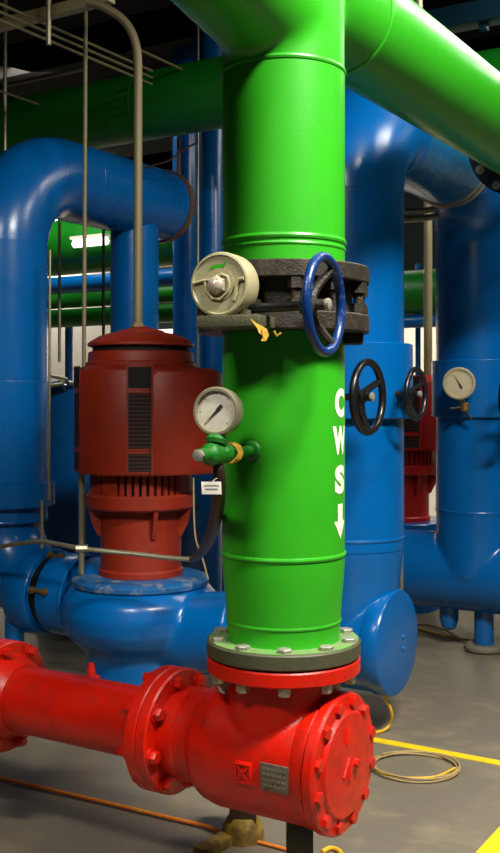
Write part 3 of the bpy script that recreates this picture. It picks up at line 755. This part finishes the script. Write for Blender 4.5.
# ------------------------------------------------------------------ second motor and pump
D3 = 8.67; m2 = P(401, HOR, D3); m2.z = 0; K2 = D3/F
sc2 = 119/172.0
zs2 = lambda y: H-((y-HOR)*sc2)*K2
def motor2():
    k2 = K2*sc2
    return motor(m2, k2, D3, 'red motor further back, glimpsed between the two tall blue pipes', dome=False, mm='red_far', zs=lambda y: H-(y-HOR)*k2)
motor2()
k2 = K2*sc2; zf2 = lambda y: H-(y-HOR)*k2
p2 = thing('water_pump', xy(m2, 0), 'blue pump casing under the far red motor between the blue pipes', 'pump')
bm = new(); lathe(bm, m2, Z, [(k2*55, 0), (k2*53, .3), (k2*80, .4), (k2*85, .52), (k2*72, zf2(590)), (k2*68, zf2(583))], 56); obj('volute', bm, 'blue', p2)
bm = new(); cyl(bm, m2, Z, k2*68, zf2(583), zf2(573.3), 64, .005); obj('mounting_flange', bm, 'blue', p2)
cq = P(428, HOR, D3-.15); cq.z = 0
bm = new(); tube(bm, [xy(cq, zf2(374)+.0), xy(cq, 4.3)], 4.2*D3/F, 16); solo('conduit', bm, 'tan_conduit', 'thick tan upright conduit running down to the far red motor', 'conduit')
pts = [P(402, 211.5, 7.0), P(420, 211, 7.0), P(440, 208, 6.95), P(458, 202, 6.9), P(472, 193, 6.85)]
bm = new(); tube(bm, smooth(pts), .02, 10); solo('conduit', bm, 'galv', 'upper of two thin bent conduits below the glossy blue crossover pipe', 'conduit')
pts = [P(400, 219.5, 7.1), P(425, 218, 7.05), P(445, 214, 7.0), P(462, 209, 6.95)]
bm = new(); tube(bm, smooth(pts), .022, 10); solo('conduit', bm, 'galv', 'lower of two thin bent conduits below the glossy blue crossover pipe', 'conduit')
bm = new(); q = P(401.5, HOR, 6.2); tube(bm, [xy(q, 0), xy(q, zz(188, 6.2))], .012, 8); solo('support_rod', bm, 'galv', 'thin upright rod along the right edge of the middle blue pipe', 'rod')

# ------------------------------------------------------------------ back left green pipe and far pipes
g2 = P(110, HOR, 8.0)
z2 = H+(398-113)*8.0/F
e0, e1 = along(xy(g2, 0), U, -60), along(xy(g2, 0), U, 300)
gp = thing('overhead_pipe', xy(g2, z2-.25), 'dark green pipe crossing under the ceiling at upper left, behind the bright green pipe', 'pipe')
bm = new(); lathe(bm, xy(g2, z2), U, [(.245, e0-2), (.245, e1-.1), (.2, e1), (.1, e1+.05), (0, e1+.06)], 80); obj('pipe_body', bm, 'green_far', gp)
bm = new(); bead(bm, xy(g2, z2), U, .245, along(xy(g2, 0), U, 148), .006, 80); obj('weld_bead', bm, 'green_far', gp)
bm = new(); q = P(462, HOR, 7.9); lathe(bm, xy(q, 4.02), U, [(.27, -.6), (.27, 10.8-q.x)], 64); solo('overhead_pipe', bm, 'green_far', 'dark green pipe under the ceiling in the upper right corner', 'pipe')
q = P(465, HOR, 7.6); bm = new(); box(bm, xy(q, zz(17, 7.6))+U*((10.79-q.x)/2-1), 10.79-q.x+2, .16, .15, bev=.004); solo('steel_beam', bm, 'teal', 'dark teal steel beam above the green pipe in the upper right corner', 'beam')
q = P(488, 27, 7.6); q.y = P(465, HOR, 7.6).y
bm = new(); box(bm, Vector((q.x, q.y, zz(17, 7.6)-.1)), .06, .06, .052, bev=.01); solo('junction_box', bm, 'teal', 'tiny teal box under the steel beam in the upper right corner', 'box')

def upipe(px, py, D, r, px0, px1, m, label, name='distant_pipe'):
    q = P(px, py, D); a, b = along(xy(q, 0), U, px0), along(xy(q, 0), U, px1)
    if px0 < 100: a = -10.80-q.x+.03
    else: b = 10.80-q.x-.03
    bm = new(); lathe(bm, q, U, [(r*.5, a-.03), (r, a), (r, b), (r*.5, b+.03)], 40); return solo(name, bm, m, label, 'pipe')
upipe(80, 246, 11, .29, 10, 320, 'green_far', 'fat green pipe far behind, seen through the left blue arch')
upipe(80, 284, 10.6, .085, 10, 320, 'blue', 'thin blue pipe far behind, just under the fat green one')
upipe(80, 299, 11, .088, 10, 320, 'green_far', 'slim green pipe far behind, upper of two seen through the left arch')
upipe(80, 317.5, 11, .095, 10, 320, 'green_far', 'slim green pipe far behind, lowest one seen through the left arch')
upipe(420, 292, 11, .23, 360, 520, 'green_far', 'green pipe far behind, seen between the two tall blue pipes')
upipe(420, 321, 11, .07, 360, 520, 'blue', 'thin blue pipe far behind, under the green one on the right')
def vpipe(px, D, r, z0, z1, m, label, name='blue_pipe', cat='pipe'):
    q = P(px, HOR, D); bm = new(); cyl(bm, xy(q, 0), Z, r, z0, z1, 40); return solo(name, bm, m, label, cat)
vpipe(186, 9.3, .118, 0, 5.2, 'blue', 'blue upright pipe behind the motor, the left of two near the beige gearbox')
vpipe(214, 8.6, .127, 0, 5.2, 'blue', 'blue upright pipe behind the beige gearbox, half hidden by the green pipe')
vpipe(198, 8.3, .010, 1.77, 5.2, 'galv', 'thin pale rod between the two blue upright pipes behind the gearbox', 'support_rod', 'rod')
vpipe(69, 11.8, .045, 0, 2.55, 'blue', 'slim blue column against the far cream wall, seen through the left arch', 'column', 'column')
vpipe(418, 11.6, .03, 0, 3.2, 'blue', 'slim blue column against the far cream wall, between the right blue pipes', 'column', 'column')
# blue tank left of the motor
q = P(80, HOR, 8.3); q.z = 0
tk = thing('blue_tank', q, 'broad blue vessel half hidden between the left blue pipe and the red motor', 'tank')
bm = new(); lathe(bm, q, Z, [(.34, 0), (.34, zz(386, 8.3)), (.31, zz(383, 8.3)), (.2, zz(381, 8.3)), (0, zz(381, 8.3))], 64); obj('shell', bm, 'blue', tk)
bm = new(); bead(bm, q, Z, .34, zz(435, 8.3), .006, 64); obj('weld_bead', bm, 'blue', tk)
bm = new()
for (x0, y0, x1, y1, dd) in ((51, 376, 66, 379, .5), (50, 386, 62, 384, .45), (58, 381, 72, 383, .4)):
    tube(bm, [P(x0, y0, 8.3-dd), P(x1, y1, 8.3-dd), P(x1+3, y1+6, 8.3-dd+.1)], .014, 8)
solo('fitting', bm, 'galv', 'small tangle of pipe fittings on top of the blue vessel left of the motor', 'fitting')
q = P(180, HOR, 8.0); q.z = 0
bm = new(); cyl(bm, q, Z, .32, 0, zz(392, 8.0), 56, .01); solo('blue_tank', bm, 'blue', 'second blue vessel behind the red motor, glimpsed right of its pedestal', 'tank')

# hanging lamp seen through the left arch
q = P(90, 242.5, 10.5)
lt = thing('fluorescent_lamp', q-Z*.08, 'lit white tube lamp far behind, seen through the left blue arch', 'lamp')
a, b = along(xy(q, 0), U, 73), along(xy(q, 0), U, 108)
bm = new(); tube(bm, [q+U*a, q+U*(a+.02), q+U*(b-.02), q+U*b], [.02, .04, .04, .02], 16); obj('tube', bm, 'lamp', lt)
bm = new(); box(bm, q+U*((a+b)/2)+Z*.055, b-a, .1, .03); obj('housing', bm, 'white', lt)

# ------------------------------------------------------------------ rods, conduits, ceiling metalwork
def rod(px, y0, y1, D, r, m, label, px1=None, name='hanger_rod', cat='rod'):
    bm = new(); tube(bm, [P(px, y0, D), P(px1 if px1 else px, y1, D)], r, 10); return solo(name, bm, m, label, cat)
rod(5, -95, 185, 7.6, .014, 'galv', 'leftmost thin hanger rod in front of the dark green overhead pipe')
rod(86, -60, 557, 6.42, .013, 'dim', 'long thin conduit hanging straight down in front of the left blue arch', 83, 'conduit', 'conduit')
rod(81.5, 471, 574, 5.96, .017, 'galv', 'short upright tube rising from the blue pump in front of its left side', None, 'tube', 'tube')
rod(50, 250, 500, 6.25, .008, 'galv', 'thin pale rod along the right edge of the left blue pipe', 49)
rod(42, 500, 548, 6.0, .009, 'galv', 'short thin rod below the collar of the left blue pipe')
rod(59.5, 205, 362, 8.6, .013, 'galv', 'thin rod inside the left arch, left of the long conduit')
rod(103.5, 215, 336, 8.6, .013, 'steel_dark', 'dark rod inside the left arch, right of the long conduit')
# conduit into the motor
cd = [P(138, 328.5, 6.0), P(138, 120, 6.0), P(138, 70, 6.0), P(136.5, 48, 6.0), P(131, 31, 6.0), P(121, 18, 6.0), P(107, 9, 6.0), P(95, 4, 6.0), P(86, 2, 6.0)]
bm = new(); tube(bm, smooth(cd), .025, 14); lathe(bm, P(138, 326, 6.0)-Z*.03, Z, [(.04, 0), (.04, .03), (.03, .05)], 8)
solo('conduit', bm, 'dim', 'thick bent conduit entering the top of the front red motor', 'conduit')
# strut along U
q = P(45, 14, 6.3); a, b = along(xy(q, 0), U, -20), along(xy(q, 0), U, 112)
bm = new(); box(bm, q+U*((a+b)/2), b-a, .06, .065, bev=.003)
solo('ceiling_strut', bm, 'tan_conduit', 'pale metal strut under the ceiling in the upper left corner', 'strut')
for i, (y, lab) in enumerate(((4, 'topmost'), (12, 'middle'), (20, 'lowest'))):
    q = P(0, y, 6.0); bm = new(); t1 = along(xy(q, 0), V, 152); tube(bm, [q-V*.5, q+V*t1], .009, 8)
    solo('ceiling_conduit', bm, 'dim', lab+' of three parallel thin conduits crossing the upper left ceiling', 'conduit')
q = P(8, 86, 7.2); t1 = along(xy(q, 0), U, 85); bm = new(); tube(bm, [q, q+U*t1], .009, 8); solo('ceiling_conduit', bm, 'dim', 'thin conduit running between the two hanger rods at upper left', 'conduit')
q = P(0, 91, 7.2); t1 = along(xy(q, 0), V, 38); bm = new(); tube(bm, [q-V*.3, q+V*t1], .009, 8); solo('ceiling_conduit', bm, 'dim', 'short thin conduit just above the dark green pipe at far left', 'conduit')
q = P(140, 50, 7.0); t1 = along(xy(q, 0), V, 182); bm = new(); tube(bm, [q, q+V*t1], .009, 8); solo('ceiling_conduit', bm, 'dim', 'thin conduit near the ceiling right of the bent motor conduit', 'conduit')
rod(48.5, -60, 45, 6.15, .016, 'galv', 'short hanger rod dropping through the pale ceiling strut')
rod(426, -60, 0, 6.8, .05, 'galv', 'pale duct hanger above the bright green overhead pipe') if False else None
q = P(417, 5, 6.4); bm = new(); tube(bm, [q+Z*.3, q, q-Z*.12], .035, 12); solo('hanger_rod', bm, 'galv', 'stubby metal hanger behind the top edge of the bright green pipe', 'hanger')
for k_ in range(5):
    q = Vector((0, 3+k_*2.1, 4.85)); bm = new(); box(bm, q, 20, .12, .3); solo('roof_joist', bm, 'darkceil', None, None, kind='structure')
# tangle of thin wires at the crossover end
pts = [P(144, 168, 7.2), P(158, 164, 7.2), P(170, 160, 7.2), P(180, 152, 7.2), P(198, 142, 7.2)]
bm = new(); tube(bm, smooth(pts), .007, 6); solo('cable', bm, 'rubber', 'thin dark cable under the dark green pipe beside the bright green pipe', 'cable')
rod(179, 138, 182, 7.9, .015, 'brown_ring', 'short brown hanger rod behind the end of the left blue crossover')
pts = [P(193.5, 478, 5.6), P(194, 515, 5.62), P(196, 540, 5.63), P(203, 560, 5.65), P(208, 579, 5.66)]
bm = new(); tube(bm, smooth(pts), .0045, 8); solo('cable', bm, 'tan_wire', 'thin pale cable hanging from the motor ring to the blue pump', 'cable')

# ------------------------------------------------------------------ floor things
def onfloor(pts, h): return [ground(x, y, h) for x, y in pts]
pts = onfloor([(-20, 772), (0, 778), (60, 792), (120, 806), (170, 818), (205, 826), (222, 833)], .012)
bm = new(); tube(bm, smooth(pts), .0085, 8)
solo('rope', bm, 'rope', 'orange rope stretched across the floor in front of the red pipe', 'rope')
pts = onfloor([(226, 836), (250, 840), (270, 845), (300, 853), (330, 862)], .009)
bm = new(); tube(bm, smooth(pts), .007, 8); solo('cord', bm, 'rope', 'thin reddish cord on the floor running under the red valve body', 'cord')
pts = onfloor([(322, 852), (330, 848), (338, 850), (344, 857)], .01)
bm = new(); tube(bm, smooth(pts), .009, 8); solo('cord', bm, 'yellow_wire', 'stub of yellow cord on the floor by the black post', 'cord')
# coil
cc = ground(417, 765, .012); pts = []
for i in range(150):
    a = 2*PI*i/50; rr_ = .182+.016*math.sin(i*.127)+.010*math.sin(i*.061+1)
    pts.append(xy(cc, .010+.006*(i//50)+.004*math.sin(i*.3))+RT*(rr_*1.08*math.cos(a+2.6))+FW*(rr_*math.sin(a+2.6)))
bm = new(); tube(bm, pts, .0045, 8); solo('cable_coil', bm, 'tan_wire', 'loose coil of thin tan cable lying on the floor right of the red valve', 'cable')
pts = onfloor([(370, 764), (380, 772), (400, 777), (420, 778), (438, 776), (455, 768)], .02)
bm = new(); tube(bm, smooth(pts), .006, 8); solo('cable', bm, 'yellow_wire', 'yellow cable end lying along the front of the cable coil', 'cable')
pts = [P(376, 693, 5.38), P(382, 695, 5.36), P(388, 703, 5.36), P(392, 714, 5.38), P(390, 724, 5.42)]+[ground(384, 730, .01), ground(374, 733, .01), ground(366, 736, .01)]
bm = new(); tube(bm, smooth(pts), .008, 8); solo('cable', bm, 'yellow_wire', 'yellow cable looping down to the floor below the blue end cap', 'cable')
pts = onfloor([(400, 622), (430, 632), (450, 637), (470, 641)], .012)
bm = new(); tube(bm, smooth(pts), .011, 8); solo('cable', bm, 'yellow_wire', 'yellow cable on the floor leading to the grey rubber pad', 'cable')
pts = onfloor([(404, 626), (425, 624), (445, 630), (462, 640)], .012)
bm = new(); tube(bm, smooth(pts), .008, 8); solo('cable', bm, 'tan_wire', 'thin brown cable on the floor beside the yellow one by the rubber pad', 'cable')
# painted lines
q0 = ground(375, 740); a, b = -3.0, 6.0
bm = new(); box(bm, q0+U*((a+b)/2)+Z*.0015, b-a, .062, .003); solo('floor_line', bm, 'yellow', 'thin yellow painted line on the floor behind the red valve', 'floor marking')
q0 = ground(494, 848); bm = new(); box(bm, q0+V*.6+Z*.0025, .085, 5, .005); solo('floor_line', bm, 'yellow', 'wide yellow floor stripe in the lower right corner', 'floor marking')

GROUPS = {'ceiling_conduit': 'thin conduits under the ceiling', 'hanger_rod': 'thin hanger rods', 'distant_pipe': 'distant pipes on the far side', 'blue_pipe': 'blue upright pipes',
          'electric_motor': 'red vertical motors', 'water_pump': 'blue pump casings', 'pressure_gauge': 'round pressure gauges', 'valve_handwheel': 'black handwheels',
          'floor_line': 'yellow floor markings', 'overhead_pipe': 'green overhead pipes', 'red_pipe': 'flanged red pipes', 'blue_tank': 'blue vessels', 'column': 'slim blue columns by the far wall'}
for o in bpy.data.objects:
    if o.parent is None and 'category' in o and o.name.split('.')[0] in GROUPS: o['group'] = GROUPS[o.name.split('.')[0]]

# ------------------------------------------------------------------ lights
def area(name, loc, target, sx, sy, power, col=(1, .95, .86)):
    l = bpy.data.lights.new(name, 'AREA'); l.shape = 'RECTANGLE'; l.size = sx; l.size_y = sy; l.energy = power; l.color = col
    o = bpy.data.objects.new(name, l); C.objects.link(o); o.location = loc
    o.rotation_euler = (Vector(target)-Vector(loc)).to_track_quat('-Z', 'Y').to_euler(); return o
def cam(x, y, z): return FW*y+RT*x+Z*z
area('lamp_or_fill', cam(1.75, 1.75, 4.8), cam(.9, 4.0, .8), 1.4, .35, 200).data.spread = R(112)
l2 = area('lamp_or_fill', cam(-1.6, .4, 4.7), cam(-.9, 5.2, .1), 1.4, .35, 36); l2.data.spread = R(80)  # added fill aimed at the motor base, narrowed to spare the arch
area('lamp_or_fill', cam(2.9, 4.6, 4.8), cam(1.7, 6.2, 0.8), 1.4, .35, 70)
l4 = area('lamp_or_fill', cam(3.0, 7.5, 4.8), cam(3.0, 7.5, 0), .35, 3.6, 150); l4.rotation_euler = (0, 0, 0)
area('lamp_or_fill', cam(-3.2, 15.3, 4.6), cam(-3.4, 17.5, 1.8), 2.0, .4, 850)  # added light to whiten the left part of the back wall
area('lamp_or_fill', cam(2.2, 12.4, 4.6), cam(2.3, 15, 1.8), 2.0, .4, 170)  # added light for the right part of the back wall
area('lamp_or_fill', cam(-1.9, 9.6, 4.7), cam(-1.9, 11, 2.5), 1.2, .3, 85)  # added light to brighten the far green pipes
w = bpy.data.worlds.new('world'); bpy.context.scene.world = w; w.use_nodes = True
w.node_tree.nodes['Background'].inputs[0].default_value = (.9, .95, 1, 1); w.node_tree.nodes['Background'].inputs[1].default_value = .035

# ------------------------------------------------------------------ camera
cd_ = bpy.data.cameras.new('camera'); co = bpy.data.objects.new('camera', cd_); C.objects.link(co)
cd_.sensor_fit = 'HORIZONTAL'; cd_.sensor_width = 36; cd_.lens = F/500*36; cd_.shift_y = -(426.5-HOR)/500
cd_.clip_start = .05
co.location = (0, 0, H); co.rotation_euler = (PI/2, 0, A)
sc = bpy.context.scene; sc.camera = co
sc.view_settings.view_transform = 'Standard'; sc.view_settings.look = 'None'; sc.view_settings.gamma = 1; sc.view_settings.use_curve_mapping = False
sc.view_settings.exposure = 0.0
